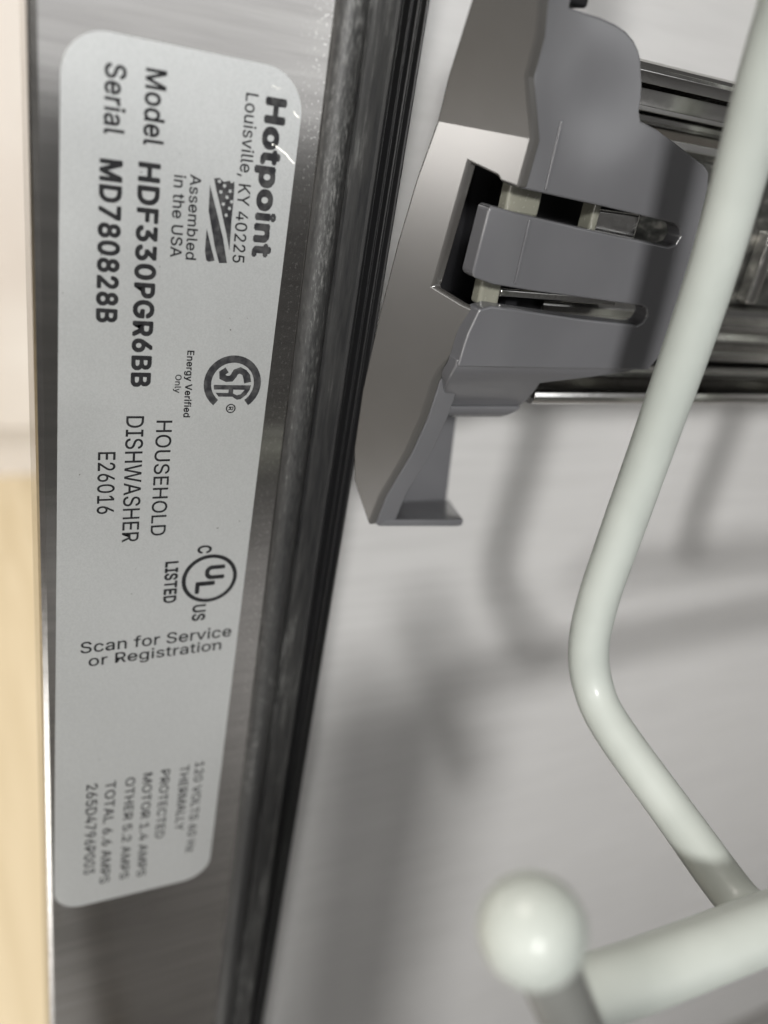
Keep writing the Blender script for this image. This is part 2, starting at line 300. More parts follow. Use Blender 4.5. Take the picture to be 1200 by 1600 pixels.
# letter outlines: advance and contours, 1/728 em units
GLYPHS = {',':(188,['38 -119 68 71 137 71 84 -119']),
'.':(188,['95 -4 78 -1 63 9 53 24 50 41 53 59 63 73 78 83 95 87 113 83 128 73 138 59 141 41 138 24 128 9 113 -1']),
'0':(453,['227 -7 191 -3 158 7 130 24 105 48 85 77 69 113 60 144 53 178 49 214 48 254 49 294 53 330 60 364 69 395 85 431 106 461 130 484 159 502 191 512 227 516 262 512 295 502 323 484 348 461 368 431 384 395 393 364 400 330 404 294 405 254 404 214 400 178 393 144 384 113 368 77 348 48 323 24 295 7 263 -3', '227 50 250 52 271 60 290 74 306 92 320 116 330 144 338 176 342 213 344 254 342 295 338 332 330 365 320 393 306 416 290 435 271 449 250 457 227 460 203 457 182 449 163 435 147 416 134 393 123 365 115 332 111 295 109 254 111 213 115 176 123 144 134 116 147 92 163 74 182 60 203 52']),
'1':(453,['76 0 76 55 391 55 391 0', '276 509 276 0 212 0 212 448 209 448 86 358 86 427 198 509']),
'2':(453,['64 0 64 47 234 229 252 248 268 266 282 282 294 298 303 312 311 327 318 348 320 371 317 397 308 419 293 436 273 449 258 455 241 458 224 460 205 458 188 454 172 447 153 433 139 413 132 398 128 381 127 362 66 362 68 391 75 418 86 442 102 464 121 482 143 496 168 507 196 513 225 516 254 513 281 507 306 497 328 482 346 465 361 445 372 423 379 398 381 372 380 354 377 336 371 318 363 299 351 280 336 259 317 235 294 209 267 180 153 60 153 57 389 57 389 0']),
'3':(453,['218 -7 188 -5 159 1 133 10 108 22 88 38 70 57 57 79 48 104 44 132 109 132 115 107 126 87 144 71 165 59 182 54 200 51 219 50 239 51 258 55 275 61 291 69 304 80 315 93 323 108 328 125 329 145 328 163 323 180 316 196 306 211 292 223 275 234 254 241 229 246 201 248 157 248 157 299 288 448 288 452 70 452 70 509 372 509 372 461 211 278 211 289 247 290 279 286 308 276 333 262 354 244 371 222 383 198 391 173 393 145 390 116 383 90 370 66 354 45 333 27 309 12 281 2 251 -5']),
'4':(453,['40 105 40 158 247 509 311 509 109 166 109 163 413 163 413 105', '282 0 282 121 282 146 282 318 343 318 343 0']),
'5':(453,['221 -7 192 -5 165 1 140 11 118 25 99 41 83 60 71 82 63 105 60 130 122 130 127 108 138 89 154 73 173 60 196 52 221 50 241 51 259 56 276 64 291 75 304 89 314 104 322 122 326 141 328 162 326 183 321 203 314 221 303 237 290 251 275 262 257 270 238 275 218 277 201 276 184 273 167 268 145 258 128 246 67 253 96 509 366 509 366 452 151 452 134 301 155 315 178 325 194 330 212 333 229 334 252 332 274 328 294 321 313 311 330 299 345 285 358 269 370 251 379 231 386 210 390 187 391 163 388 132 381 102 369 76 352 52 332 32 309 15 282 3 253 -4']),
'6':(453,['226 -7 196 -4 168 3 142 15 119 31 100 51 84 74 73 101 66 130 64 162 65 187 71 212 80 239 93 268 112 302 137 340 252 509 322 509 151 261 145 261 154 275 165 288 179 299 196 307 214 312 235 314 265 312 291 305 316 295 337 280 355 262 370 240 380 215 387 187 389 157 387 127 379 98 368 73 352 50 333 30 310 14 284 3 257 -4', '226 48 245 50 263 55 279 63 293 73 304 86 314 101 322 119 326 137 327 157 326 178 322 196 314 213 304 228 293 241 279 251 263 259 245 264 226 265 207 264 190 259 174 252 160 241 148 229 138 214 131 197 126 179 125 158 126 138 131 119 138 102 148 86 160 73 174 63 190 55 207 50']),
'7':(453,['97 0 323 448 323 452 62 452 62 509 391 509 391 449 165 0']),
'8':(453,['226 -7 193 -5 163 1 136 11 111 25 91 42 74 62 62 84 54 109 52 135 53 156 58 176 65 195 75 212 87 228 101 241 117 252 134 260 153 265 129 276 109 289 93 308 80 330 73 354 70 380 73 405 79 429 90 450 106 469 124 485 146 498 170 508 197 514 226 516 255 514 282 508 306 498 328 485 346 469 361 450 373 429 379 405 382 380 379 354 372 330 359 308 343 289 323 276 300 267 319 260 335 252 351 241 365 228 377 212 387 195 395 176 399 156 401 135 398 109 391 84 378 62 362 42 341 25 317 11 289 1 259 -5', '226 49 248 50 267 54 285 60 307 74 323 91 333 113 337 139 335 157 330 173 322 189 312 202 298 213 283 223 265 230 247 234 226 235 206 234 187 230 169 223 154 213 140 202 130 189 122 173 117 157 115 139 119 113 129 91 145 74 167 60 185 54 205 50', '226 290 252 292 274 300 293 313 307 330 316 351 319 376 316 399 308 420 294 437 275 449 252 457 226 460 208 459 192 455 177 449 159 437 145 420 136 399 133 376 136 351 145 330 159 313 178 300 201 292']),
'9':(453,['226 516 256 513 285 506 310 494 333 478 352 458 368 434 380 408 387 378 389 347 387 322 382 296 373 270 359 240 340 207 315 168 200 0 130 0 301 248 307 248 299 234 287 221 273 210 257 202 238 196 218 195 188 197 161 203 137 214 116 229 98 247 83 269 72 294 66 321 64 352 66 382 73 411 85 436 101 459 120 479 143 494 168 506 196 513', '226 460 207 459 190 454 174 446 160 435 148 423 138 407 131 390 127 372 125 352 127 331 131 313 138 295 148 280 160 268 174 257 190 250 207 245 226 243 245 245 263 249 279 257 293 267 305 280 314 295 322 312 326 330 327 350 326 371 322 390 314 407 305 422 293 435 279 446 263 454 245 459']),
'A':(480,['16 0 201 509 276 509 463 0 395 0 287 302 280 323 272 346 264 372 255 402 244 438 232 478 245 478 233 437 222 402 213 371 204 345 197 322 191 302 85 0', '110 142 110 199 370 199 370 142']),
'B':(456,['60 0 60 509 241 509 274 507 304 501 329 491 350 477 367 461 381 442 390 421 396 398 398 374 397 353 393 336 387 320 373 301 356 286 336 275 315 267 315 262 331 260 347 254 363 245 378 234 391 220 402 203 411 184 416 161 418 136 416 111 410 88 400 67 386 48 368 31 344 18 317 8 284 2 247 0', '125 57 245 57 281 60 309 67 330 80 344 96 353 115 355 137 352 161 342 184 333 197 320 209 306 218 289 225 269 229 248 231 125 231', '125 285 238 285 256 287 273 290 288 296 308 309 323 326 333 348 336 372 333 393 326 412 313 429 294 442 270 449 240 452 125 452']),
'C':(510,['267 -7 235 -5 205 1 177 11 150 25 126 42 104 63 86 88 70 115 57 146 48 179 42 215 40 254 42 293 48 329 57 362 70 393 86 421 104 445 126 466 150 484 177 498 205 508 235 514 267 516 293 514 317 511 340 504 362 496 383 485 402 471 419 456 435 438 448 418 459 397 467 373 473 348 408 348 401 373 389 395 375 413 357 428 337 440 315 449 292 454 267 456 237 453 209 445 184 432 161 414 141 391 125 364 113 332 106 295 103 254 106 213 113 177 125 145 141 117 161 94 184 76 210 63 237 56 267 53 292 55 315 60 337 69 357 81 375 96 389 114 401 136 408 160 473 160 467 135 459 112 448 91 435 71 420 53 402 38 383 24 363 13 341 5 317 -2 293 -6']),
'D':(502,['219 0 96 0 96 57 215 57 254 60 288 68 318 81 343 99 363 122 379 149 390 181 397 216 399 255 397 294 390 329 379 361 364 388 344 410 320 428 291 441 258 449 221 452 93 452 93 509 225 509 261 507 294 501 325 492 353 478 385 455 412 426 433 391 446 361 455 329 460 293 462 255 460 217 455 181 446 149 433 119 417 92 398 68 376 48 351 31 322 17 291 8 256 2', '125 509 125 0 60 0 60 509']),
'E':(419,['60 0 60 509 372 509 372 452 125 452 125 286 355 286 355 229 125 229 125 57 375 57 375 0']),
'F':(410,['60 0 60 509 369 509 369 452 125 452 125 278 346 278 346 221 125 221 125 0']),
'G':(520,['269 -7 236 -5 205 1 176 11 149 25 125 43 104 64 85 88 69 116 57 146 47 179 42 215 40 254 42 293 47 329 57 362 69 393 85 421 103 445 125 466 149 484 175 498 203 508 233 514 265 516 291 514 316 510 340 504 363 494 384 483 403 469 421 453 436 436 449 416 460 395 468 373 474 349 408 349 399 372 387 393 373 411 356 427 337 439 315 448 300 453 283 455 265 456 236 453 209 445 183 432 160 414 141 392 125 364 113 332 106 295 103 254 106 213 113 177 125 145 141 117 161 95 184 76 210 63 238 56 269 53 296 55 322 61 345 71 365 85 382 102 396 123 407 147 413 173 415 202 434 199 283 199 283 256 478 256 478 200 475 160 466 124 451 91 431 62 406 38 377 19 344 5 308 -4']),
'H':(517,['60 0 60 509 125 509 125 289 392 289 392 509 457 509 457 0 392 0 392 232 125 232 125 0']),
'I':(300,['31 0 31 57 118 57 118 452 31 452 31 509 269 509 269 452 183 452 183 57 269 57 269 0']),
'K':(467,['104 145 104 216 116 231 128 246 139 261 151 275 162 289 174 303 187 317 199 331 212 344 364 509 448 509 231 276 228 276', '60 0 60 509 125 509 125 334 124 225 125 193 125 0', '372 0 188 259 228 309 449 0']),
'L':(393,['60 0 60 509 125 509 125 57 361 57 361 0']),
'M':(628,['60 0 60 509 152 509 277 187 287 159 299 123 311 84 322 49 307 49 318 83 330 121 342 158 352 187 476 509 568 509 568 0 504 0 504 291 504 327 505 369 506 413 507 457 513 457 508 441 503 425 498 409 482 363 467 322 456 291 342 0 286 0 170 291 159 321 145 361 129 408 112 457 119 457 120 416 121 372 122 328 122 291 122 0']),
'O':(533,['267 -7 235 -5 205 1 177 11 150 25 126 42 105 63 86 88 70 115 57 146 48 179 42 215 40 254 42 293 48 329 57 362 70 393 86 421 105 445 126 466 150 484 177 498 205 508 235 514 267 516 299 514 329 508 357 498 384 484 408 466 429 445 448 421 464 393 477 362 486 329 491 293 493 254 491 215 486 179 477 146 464 115 448 88 429 63 408 42 384 25 357 11 329 1 299 -5', '267 53 296 55 324 63 349 76 372 94 392 116 408 144 420 176 428 213 430 254 428 295 420 332 408 365 392 392 372 415 349 433 324 446 296 453 267 456 237 453 210 445 184 433 161 415 142 392 125 364 113 332 106 295 103 254 106 213 113 176 125 144 142 117 161 94 184 76 210 63 237 55']),
'P':(445,['60 0 60 509 235 509 272 506 305 499 332 487 356 471 375 452 390 430 400 404 407 377 409 348 407 318 400 291 390 265 375 243 356 223 332 207 305 195 272 188 235 186 109 186 109 242 233 242 257 244 279 248 297 256 312 266 324 279 333 294 339 310 343 328 344 348 343 367 339 385 333 402 324 416 312 428 297 439 279 446 257 451 232 452 125 452 125 0']),
'R':(449,['60 0 60 509 236 509 273 506 305 500 333 489 356 473 376 455 390 433 401 408 407 381 409 352 407 323 401 296 390 271 376 250 356 232 333 217 305 206 273 200 236 198 96 198 96 255 234 255 258 256 280 260 298 267 319 281 334 300 340 316 344 333 345 352 344 371 340 389 334 405 325 419 313 430 298 440 279 446 258 451 233 452 125 452 125 0', '353 0 230 229 303 229 428 0']),
'S':(447,['224 -9 188 -7 156 -1 128 9 102 23 81 40 64 60 51 83 42 109 38 137 104 137 108 118 114 102 123 88 136 76 150 66 166 59 185 53 204 50 224 49 246 50 267 54 286 60 303 69 317 79 329 92 338 106 344 122 346 139 342 161 332 179 316 193 296 205 280 211 263 217 245 222 184 239 145 253 112 269 86 289 67 313 56 341 52 372 54 400 62 425 75 448 92 468 113 484 138 498 165 508 195 514 227 516 259 514 289 508 316 498 340 484 360 468 377 449 390 427 398 403 401 378 337 378 332 402 320 421 302 437 280 449 254 456 225 459 204 457 185 454 167 448 145 435 129 418 118 398 115 376 119 352 131 334 148 319 169 308 191 300 212 293 264 279 287 272 312 264 328 256 344 248 359 238 372 226 384 213 395 198 402 180 407 161 408 139 406 112 399 87 386 64 370 43 349 25 323 11 294 0 261 -7']),
'T':(449,['32 452 32 509 417 509 417 452 257 452 257 0 193 0 193 452']),
'U':(517,['259 -8 220 -6 186 2 154 15 126 33 103 55 85 80 71 108 63 140 60 173 60 509 124 509 124 178 126 155 132 133 141 113 153 95 169 80 187 68 208 59 232 53 259 52 285 53 309 59 331 68 349 80 364 95 377 113 385 133 391 155 393 178 393 509 457 509 457 173 454 140 446 108 433 80 414 55 391 33 363 15 332 2 297 -6']),
'V':(480,['204 0 16 509 84 509 192 206 199 187 207 164 215 137 225 106 236 71 248 31 235 31 247 71 257 107 267 138 276 165 283 187 290 206 395 509 463 509 278 0']),
'W':(686,['155 0 16 509 82 509 163 196 167 179 172 162 175 145 187 94 190 76 194 58 197 40 189 40 193 58 196 76 200 94 203 111 207 128 211 145 224 196 306 509 380 509 462 196 466 179 470 162 474 145 486 94 490 76 494 58 497 40 488 40 492 58 495 76 499 94 503 111 506 128 510 145 523 196 603 509 670 509 530 0 455 0 368 323 362 345 357 368 351 391 346 417 341 445 336 475 350 475 345 446 340 420 335 395 330 371 324 347 318 323 230 0']),
'Y':(472,['203 0 203 208 16 509 91 509 192 344 203 327 213 309 222 292 231 274 240 254 250 230 224 230 233 254 242 275 251 293 260 310 270 327 280 344 381 509 455 509 268 208 268 0']),
'a':(389,['160 -9 137 -7 115 -3 94 5 76 15 60 29 48 45 38 63 32 84 30 108 32 128 36 146 43 161 58 179 78 193 92 200 108 206 125 211 143 214 161 217 178 220 234 227 252 230 265 235 273 243 276 255 273 279 267 297 256 311 240 322 220 329 196 331 171 329 149 322 132 313 118 301 107 288 100 274 41 291 51 313 64 331 79 346 95 358 114 368 133 375 153 380 173 383 194 384 215 383 239 379 255 375 271 369 286 360 300 350 312 336 322 320 330 301 335 278 337 251 337 0 277 0 277 52 272 52 264 38 252 25 236 12 215 1 199 -4 181 -7', '170 45 192 47 211 51 228 59 248 74 263 93 272 115 276 138 276 190 270 186 259 182 246 179 231 176 200 171 175 168 154 164 134 159 117 150 103 139 95 124 92 105 94 87 102 72 114 61 130 52 149 47']),
'b':(424,['229 -8 208 -7 189 -3 172 4 153 17 138 31 127 46 118 59 112 59 112 0 53 0 53 509 114 509 114 319 118 319 127 331 137 346 152 360 171 373 188 379 207 383 229 384 259 382 287 374 313 361 335 342 354 320 370 293 381 261 388 227 390 189 388 151 381 116 370 84 355 57 336 34 313 16 288 3 260 -6', '220 47 242 49 262 55 279 66 294 80 306 97 316 117 323 139 327 163 328 189 327 215 323 239 316 261 307 281 295 298 280 311 262 322 243 328 220 330 198 328 178 322 161 312 147 299 134 282 125 263 118 241 114 216 113 189 114 162 118 138 125 115 135 95 147 78 162 65 179 55 198 49']),
'c':(396,['207 -8 174 -5 144 3 117 16 93 35 72 58 56 85 44 116 37 150 34 187 37 225 44 260 56 291 72 318 93 341 117 360 144 374 174 382 207 384 226 384 243 381 260 377 284 368 305 356 324 341 340 322 349 308 356 293 362 277 303 262 298 276 290 289 281 301 270 311 257 319 242 325 226 329 207 330 184 328 163 321 145 310 130 296 118 278 108 258 102 236 98 212 96 187 98 163 102 139 108 117 118 97 130 80 145 66 163 55 184 49 207 46 226 48 243 52 258 58 271 66 282 76 292 89 299 102 304 117 363 102 357 86 350 70 341 56 325 37 306 21 292 12 277 5 261 -1 244 -5 226 -7']),
'd':(424,['195 -8 165 -6 137 3 111 16 89 34 70 57 55 84 43 116 36 151 34 189 36 227 43 261 55 293 70 320 89 342 112 361 137 374 165 382 196 384 218 383 237 379 253 373 272 360 287 346 298 331 306 319 311 319 311 509 372 509 372 0 313 0 313 59 307 59 298 46 287 31 272 17 252 4 236 -3 217 -7', '205 47 226 49 246 55 263 65 278 78 290 95 299 115 306 138 310 162 312 189 310 216 306 241 300 263 290 282 278 299 263 312 246 322 227 328 205 330 182 328 162 322 145 311 130 298 118 281 108 261 102 239 98 215 96 189 98 163 102 139 109 117 118 97 130 80 145 66 162 55 182 49']),
'e':(404,['212 -8 177 -5 145 3 117 16 92 35 72 58 56 85 44 116 37 150 34 187 36 224 44 258 55 290 71 317 91 340 115 359 142 373 172 382 205 384 226 383 246 380 266 374 285 366 303 355 319 341 334 324 347 305 357 282 365 256 370 227 371 194 371 169 75 169 75 221 338 221 310 202 308 226 304 248 298 269 288 286 277 301 263 314 246 323 227 328 205 330 183 328 164 323 146 313 131 301 119 286 109 270 102 251 97 231 96 211 96 178 98 151 102 127 110 106 121 88 135 73 151 61 169 53 190 48 212 46 234 48 254 53 271 61 285 73 297 88 306 105 365 91 358 72 348 55 335 39 320 26 302 14 283 4 261 -3 237 -7']),
'f':(254,['228 379 228 327 6 327 6 379', '81 0 81 432 82 452 87 470 96 486 107 499 120 510 135 519 152 525 169 529 187 530 207 529 222 527 234 524 243 521 227 468 215 472 206 473 195 474 171 470 154 460 145 443 142 419 142 0']),
'g':(425,['207 -151 180 -149 156 -146 134 -140 114 -132 97 -122 82 -110 70 -97 59 -84 51 -69 101 -41 110 -53 122 -66 136 -78 154 -88 169 -93 187 -96 207 -97 236 -95 261 -87 282 -75 298 -58 308 -34 311 -6 311 68 306 68 298 56 287 41 272 28 252 16 236 10 217 6 195 5 165 7 138 14 113 27 90 43 71 65 55 90 43 120 36 154 34 191 36 229 43 263 55 293 71 320 90 342 112 361 138 374 166 382 196 384 218 383 237 379 253 373 273 360 288 346 299 331 308 319 313 319 313 379 372 379 372 -9 370 -40 363 -67 350 -90 334 -109 314 -124 291 -136 265 -144 237 -149', '205 59 227 61 246 66 264 75 278 87 290 103 300 121 307 142 311 166 312 193 311 219 307 242 300 264 291 283 279 299 264 312 247 322 227 328 205 330 182 328 163 322 145 312 130 298 118 282 109 262 102 241 98 218 96 193 98 167 102 144 109 123 118 104 131 88 145 76 163 66 183 61']),
'h':(410,['114 227 114 0 53 0 53 509 114 509 114 287 102 287 116 319 132 344 152 362 175 374 200 382 227 384 252 383 275 377 295 369 313 356 328 340 341 321 350 298 355 271 357 240 357 0 296 0 296 235 293 263 286 286 273 304 256 318 235 326 210 329 192 328 176 324 161 317 141 303 126 283 119 266 115 248']),
'i':(167,['53 0 53 379 114 379 114 0', '84 443 67 446 54 455 44 468 41 483 44 499 54 512 67 521 84 524 100 521 114 512 123 499 126 483 123 468 114 455 100 446']),
'l':(189,['139 -2 112 0 91 8 74 20 62 37 55 59 53 84 53 509 114 509 114 99 115 77 120 62 130 54 146 52 160 53 170 54 181 3 162 -1 151 -2']),
'm':(610,['53 0 53 379 112 379 112 295 108 295 114 314 122 331 132 346 151 363 172 376 195 384 219 386 245 383 268 375 287 361 303 342 314 320 321 295 312 295 318 312 326 329 337 343 350 356 364 366 381 375 398 381 417 385 437 386 458 385 478 380 497 372 514 361 529 346 541 328 550 307 555 283 557 255 557 0 496 0 496 254 493 279 485 298 473 313 456 323 438 329 419 330 395 328 374 320 358 307 345 290 338 270 335 247 335 0 274 0 274 260 272 280 265 297 253 311 238 322 220 328 199 330 178 328 158 320 140 307 126 289 119 274 115 257 114 238 114 0']),
'n':(410,['114 227 114 0 53 0 53 379 112 379 112 287 102 287 116 319 132 344 152 362 175 374 200 382 227 384 252 383 275 377 295 369 313 356 328 340 341 321 350 298 355 271 357 240 357 0 296 0 296 235 293 263 286 286 273 304 256 318 235 326 210 329 192 328 176 324 161 317 141 303 126 283 119 266 115 248']),
'o':(415,['207 -8 174 -5 144 3 117 16 93 35 72 58 56 85 44 116 37 150 34 187 37 225 44 260 56 291 72 318 93 341 117 360 144 374 174 382 207 384 241 382 271 374 299 360 323 341 343 318 359 291 371 260 379 225 381 187 379 150 371 116 359 85 343 58 323 35 299 16 271 3 241 -5', '207 46 231 49 252 55 270 66 285 80 298 97 307 117 314 139 318 163 319 187 318 212 314 236 307 258 298 278 285 296 270 310 252 321 231 328 207 330 184 328 163 321 145 310 130 296 118 278 108 258 102 236 98 212 96 187 98 163 102 139 108 117 118 97 130 80 145 66 163 55 184 49']),
'p':(424,['53 -143 53 379 112 379 112 319 118 319 126 331 137 346 152 360 171 373 188 379 207 383 229 384 259 382 287 374 313 361 335 342 354 320 370 293 381 261 388 227 390 189 388 151 381 116 370 84 355 57 336 34 313 16 288 3 260 -6 229 -8 208 -7 189 -3 173 4 153 17 138 31 127 46 118 59 114 59 114 -143', '220 47 242 49 262 55 279 66 294 80 306 97 316 117 323 139 327 163 328 189 327 215 323 239 316 261 307 281 295 298 280 311 262 322 243 328 220 330 198 328 178 322 161 312 147 299 134 282 125 263 118 241 114 216 113 189 114 162 118 138 125 115 135 95 147 78 162 65 179 55 198 49']),
'r':(259,['53 0 53 379 112 379 112 321 115 321 124 339 137 354 152 367 171 377 191 383 213 385 229 384 243 384 243 322 230 324 219 325 207 326 182 323 159 315 140 301 126 284 117 262 114 237 114 0']),
's':(365,['182 -8 157 -7 133 -3 112 3 93 12 76 24 62 38 50 54 41 73 36 94 94 107 101 87 111 72 124 60 141 52 160 47 181 45 206 47 227 53 244 62 262 81 268 103 265 121 254 136 237 147 212 155 149 170 118 180 92 192 72 208 58 227 50 249 47 274 49 295 55 314 65 332 79 347 95 360 115 370 137 378 161 383 187 384 212 383 234 379 254 372 271 363 286 352 299 339 309 324 318 308 324 290 268 277 258 298 243 316 228 325 210 331 187 333 166 331 147 326 131 317 114 299 109 277 112 258 124 243 136 235 152 229 172 223 229 209 261 200 287 187 306 171 320 153 328 131 331 107 329 85 323 65 312 47 298 31 281 18 260 6 236 -2 210 -7']),
't':(227,['204 379 204 327 6 327 6 379', '65 471 126 471 126 98 128 76 136 61 150 53 170 50 185 51 202 54 213 2 203 -1 192 -3 180 -4 168 -4 138 -1 113 7 92 21 77 41 68 64 65 93']),
'u':(410,['182 -5 158 -3 135 2 115 11 97 23 82 39 69 59 60 82 54 109 53 139 53 379 114 379 114 144 116 117 124 94 137 75 154 61 175 53 200 50 218 51 234 55 249 62 268 77 283 97 290 113 295 132 296 153 296 379 357 379 357 0 298 0 298 92 307 92 294 60 277 35 257 17 234 5 209 -3']),
'v':(389,['163 0 17 379 84 379 165 155 173 132 180 110 187 87 193 64 199 42 206 21 184 21 191 42 197 64 203 87 209 110 216 132 224 155 305 379 371 379 226 0']),
'y':(389,['47 -139 61 -86 71 -87 88 -90 104 -89 118 -84 130 -74 141 -58 151 -36 163 -1 17 379 84 379 165 155 173 132 180 109 187 87 193 64 199 42 206 21 184 21 190 42 196 64 202 87 209 110 216 132 224 155 305 379 371 379 204 -58 196 -77 187 -93 177 -107 159 -124 139 -136 117 -143 91 -145 77 -145 65 -143 54 -141']),
'z':(380,['42 0 42 46 254 320 254 323 48 323 48 379 333 379 333 331 126 60 126 56 339 56 339 0']),
' ':(188,[])}
def area(l): return sum(l[i-1][0]*l[i][1]-l[i][0]*l[i-1][1] for i in range(len(l)))/2
def poly_mesh(name, groups, place, m, parent):
    v = []; f = []
    for k, loops in enumerate(groups):
        t = tessellate_polygon([[Vector((x, y, 0)) for x, y in l] for l in loops])
        base = len(v); flat = [p for l in loops for p in l]
        v += [place(x, y, 0.0012*(k % 17)) for x, y in flat]; f += [tuple(base+i for i in tri) for tri in t]
    me = bpy.data.meshes.new(name); me.from_pydata([tuple(c*MM for c in p) for p in v], [], f); me.update()
    o = bpy.data.objects.new(name, me); col.objects.link(o); me.materials.append(m); o.parent = parent
    return o
def text(s, p0, p1, cap, bold=0.0, up_sign=None, m=None, squeeze=None):
    """text on the label from p0 to p1 (label coordinates u,v), cap height in mm"""
    groups = []; x = 0
    for ch in s:
        adv, gl = GLYPHS[ch]
        loops = []
        for l in gl:
            q = [int(t) for t in l.split()]; pts = []
            for i in range(0, len(q), 2):
                if not pts or math.hypot(q[i]-pts[-1][0], q[i+1]-pts[-1][1]) > 1: pts.append((q[i], q[i+1]))
            while len(pts) > 3 and math.hypot(pts[0][0]-pts[-1][0], pts[0][1]-pts[-1][1]) <= 1: pts.pop()
            loops.append(pts)
        if loops:
            big = max(loops, key=lambda l: abs(area(l))); sg = 1 if area(big) > 0 else -1
            outer = [l for l in loops if area(l)*sg > 0]; holes = [l for l in loops if area(l)*sg <= 0]
            for l in outer:
                xs = [p[0] for p in l]; ys = [p[1] for p in l]
                hs = [h for h in holes if min(xs) < h[0][0] < max(xs) and min(ys) < h[0][1] < max(ys)]
                dirs = [(0, 0)] if bold < 3 else [(math.cos(a)*bold, math.sin(a)*bold) for a in [math.pi*(i+0.5)/4 for i in range(8)]]
                for dx, dy in dirs: groups.append([[(px+x+dx, py+dy) for px, py in q] for q in [l]+hs])
        x += adv + bold*0.9
    xs = [p[0] for g in groups for l in g for p in l]; x0, x1 = min(xs), max(xs)
    d = Vector(p1)-Vector(p0); L = d.length; d.normalize()
    n = Vector((-d.y, d.x))                       # up of the letters
    if d.x > 0.7: n = Vector((d.y*-1, d.x))
    if up_sign: n = n*up_sign
    sx = L/(x1-x0); sy = cap/(509+2*bold)
    def pl(a, b, h):
        q = Vector(p0) + d*((a-x0)*sx) + n*((b+bold)*sy)
        return lp(q.x, q.y, 0.012+h)
    return poly_mesh('lettering', groups, pl, m or M_ink, label)
text('Hotpoint', (1.85, 30.73), (18.65, 30.73), 2.45, 50, m=M_ink_worn)
text('Louisville, KY 40225', (1.85, 28.55), (19.45, 28.55), 1.4, 8)
text('Assembled', (10.56, 23.2), (19.54, 23.2), 1.2, 12)
text('in the USA', (10.8, 21.48), (19.4, 21.48), 1.27, 12)
text('Model', (1.17, 18.2), (8.26, 18.15), 2.1, 17)
text('HDF330PGR6BB', (9.95, 17.75), (34.6, 17.65), 2.33, 34)
text('Serial', (1.3, 14.3), (7.75, 14.25), 2.05, 17)
text('MD780828B', (10.1, 13.9), (27.1, 13.7), 2.33, 34)
text('HOUSEHOLD', (38.85, 20.85), (54.84, 20.75), 1.92, 7)
text('DISHWASHER', (38.25, 17.3), (55.5, 17.2), 2.08, 7)
text('E26016', (42.85, 14.15), (51.23, 14.1), 2.04, 9)
text('Energy Verified', (30.02, 24.04), (38.45, 24.04), 0.86, 24)
text('Only', (33.0, 22.82), (35.31, 22.8), 0.74, 14)
text('LISTED', (58.95, 22.85), (65.55, 22.85), 1.8, 32)
text('C', (56.85, 27.05), (58.1, 27.05), 1.95, 28)
text('US', (66.35, 26.97), (69.05, 26.97), 1.9, 28)
text('Scan for Service', (72.25, 12.25), (72.45, 32.9), 1.85, 9, up_sign=1)
text('or Registration', (74.55, 13.3), (74.62, 31.6), 1.75, 9, up_sign=1)
text('120 VOLTS 60 Hz', (95.9, 29.3), (115.7, 28.9), 1.4, 11)
text('THERMALLY', (96.1, 26.95), (110.0, 26.8), 1.4, 11)
text('PROTECTED', (96.2, 24.0), (110.77, 23.7), 1.4, 11)
text('MOTOR 1.4 AMPS', (96.2, 21.35), (118.67, 21.1), 1.4, 11)
text('OTHER 5.2 AMPS', (96.4, 18.8), (118.3, 18.4), 1.4, 11)
text('TOTAL 6.6 AMPS', (96.4, 15.9), (118.2, 15.3), 1.5, 11)
text('265D4796P003', (96.25, 13.2), (115.3, 12.9), 1.6, 11)
# flag emblem
fe = poly_mesh('flag_emblem', [
    [[(10.7, 25.79), (10.57, 26.39), (10.95, 26.9), (10.72, 27.5), (11.0, 27.75), (10.75, 28.05), (11.51, 28.11), (13.32, 28.13), (14.77, 28.08), (15.7, 28.1), (18.2, 28.12), (16.41, 27.62), (13.47, 26.68), (11.74, 26.07)]],
    [[(11.38, 25.37), (12.29, 25.7), (14.53, 26.49), (16.98, 27.31), (19.58, 27.95), (19.66, 27.03), (17.87, 26.4), (14.12, 25.43)]],
    [[(15.96, 25.35), (17.9, 25.98), (19.42, 26.51), (19.61, 25.82), (19.43, 25.53), (18.49, 25.32)]]],
    lambda a, b, h: lp(a, b, 0.012), M_ink_worn, label)
st = []
for (a, b) in [(10.93, 26.4), (11.32, 26.99), (12.0, 26.64), (11.82, 27.66), (12.49, 27.37), (13.24, 27.01), (12.89, 27.93), (13.62, 27.74), (14.38, 27.42)]:
    st.append([[(a+(0.26 if i % 2 == 0 else 0.13)*math.cos(math.pi*i/5), b+(0.26 if i % 2 == 0 else 0.13)*math.sin(math.pi*i/5)) for i in range(10)]])
poly_mesh('emblem_stars', st, lambda a, b, h: lp(a, b, 0.016), M_label, fe)
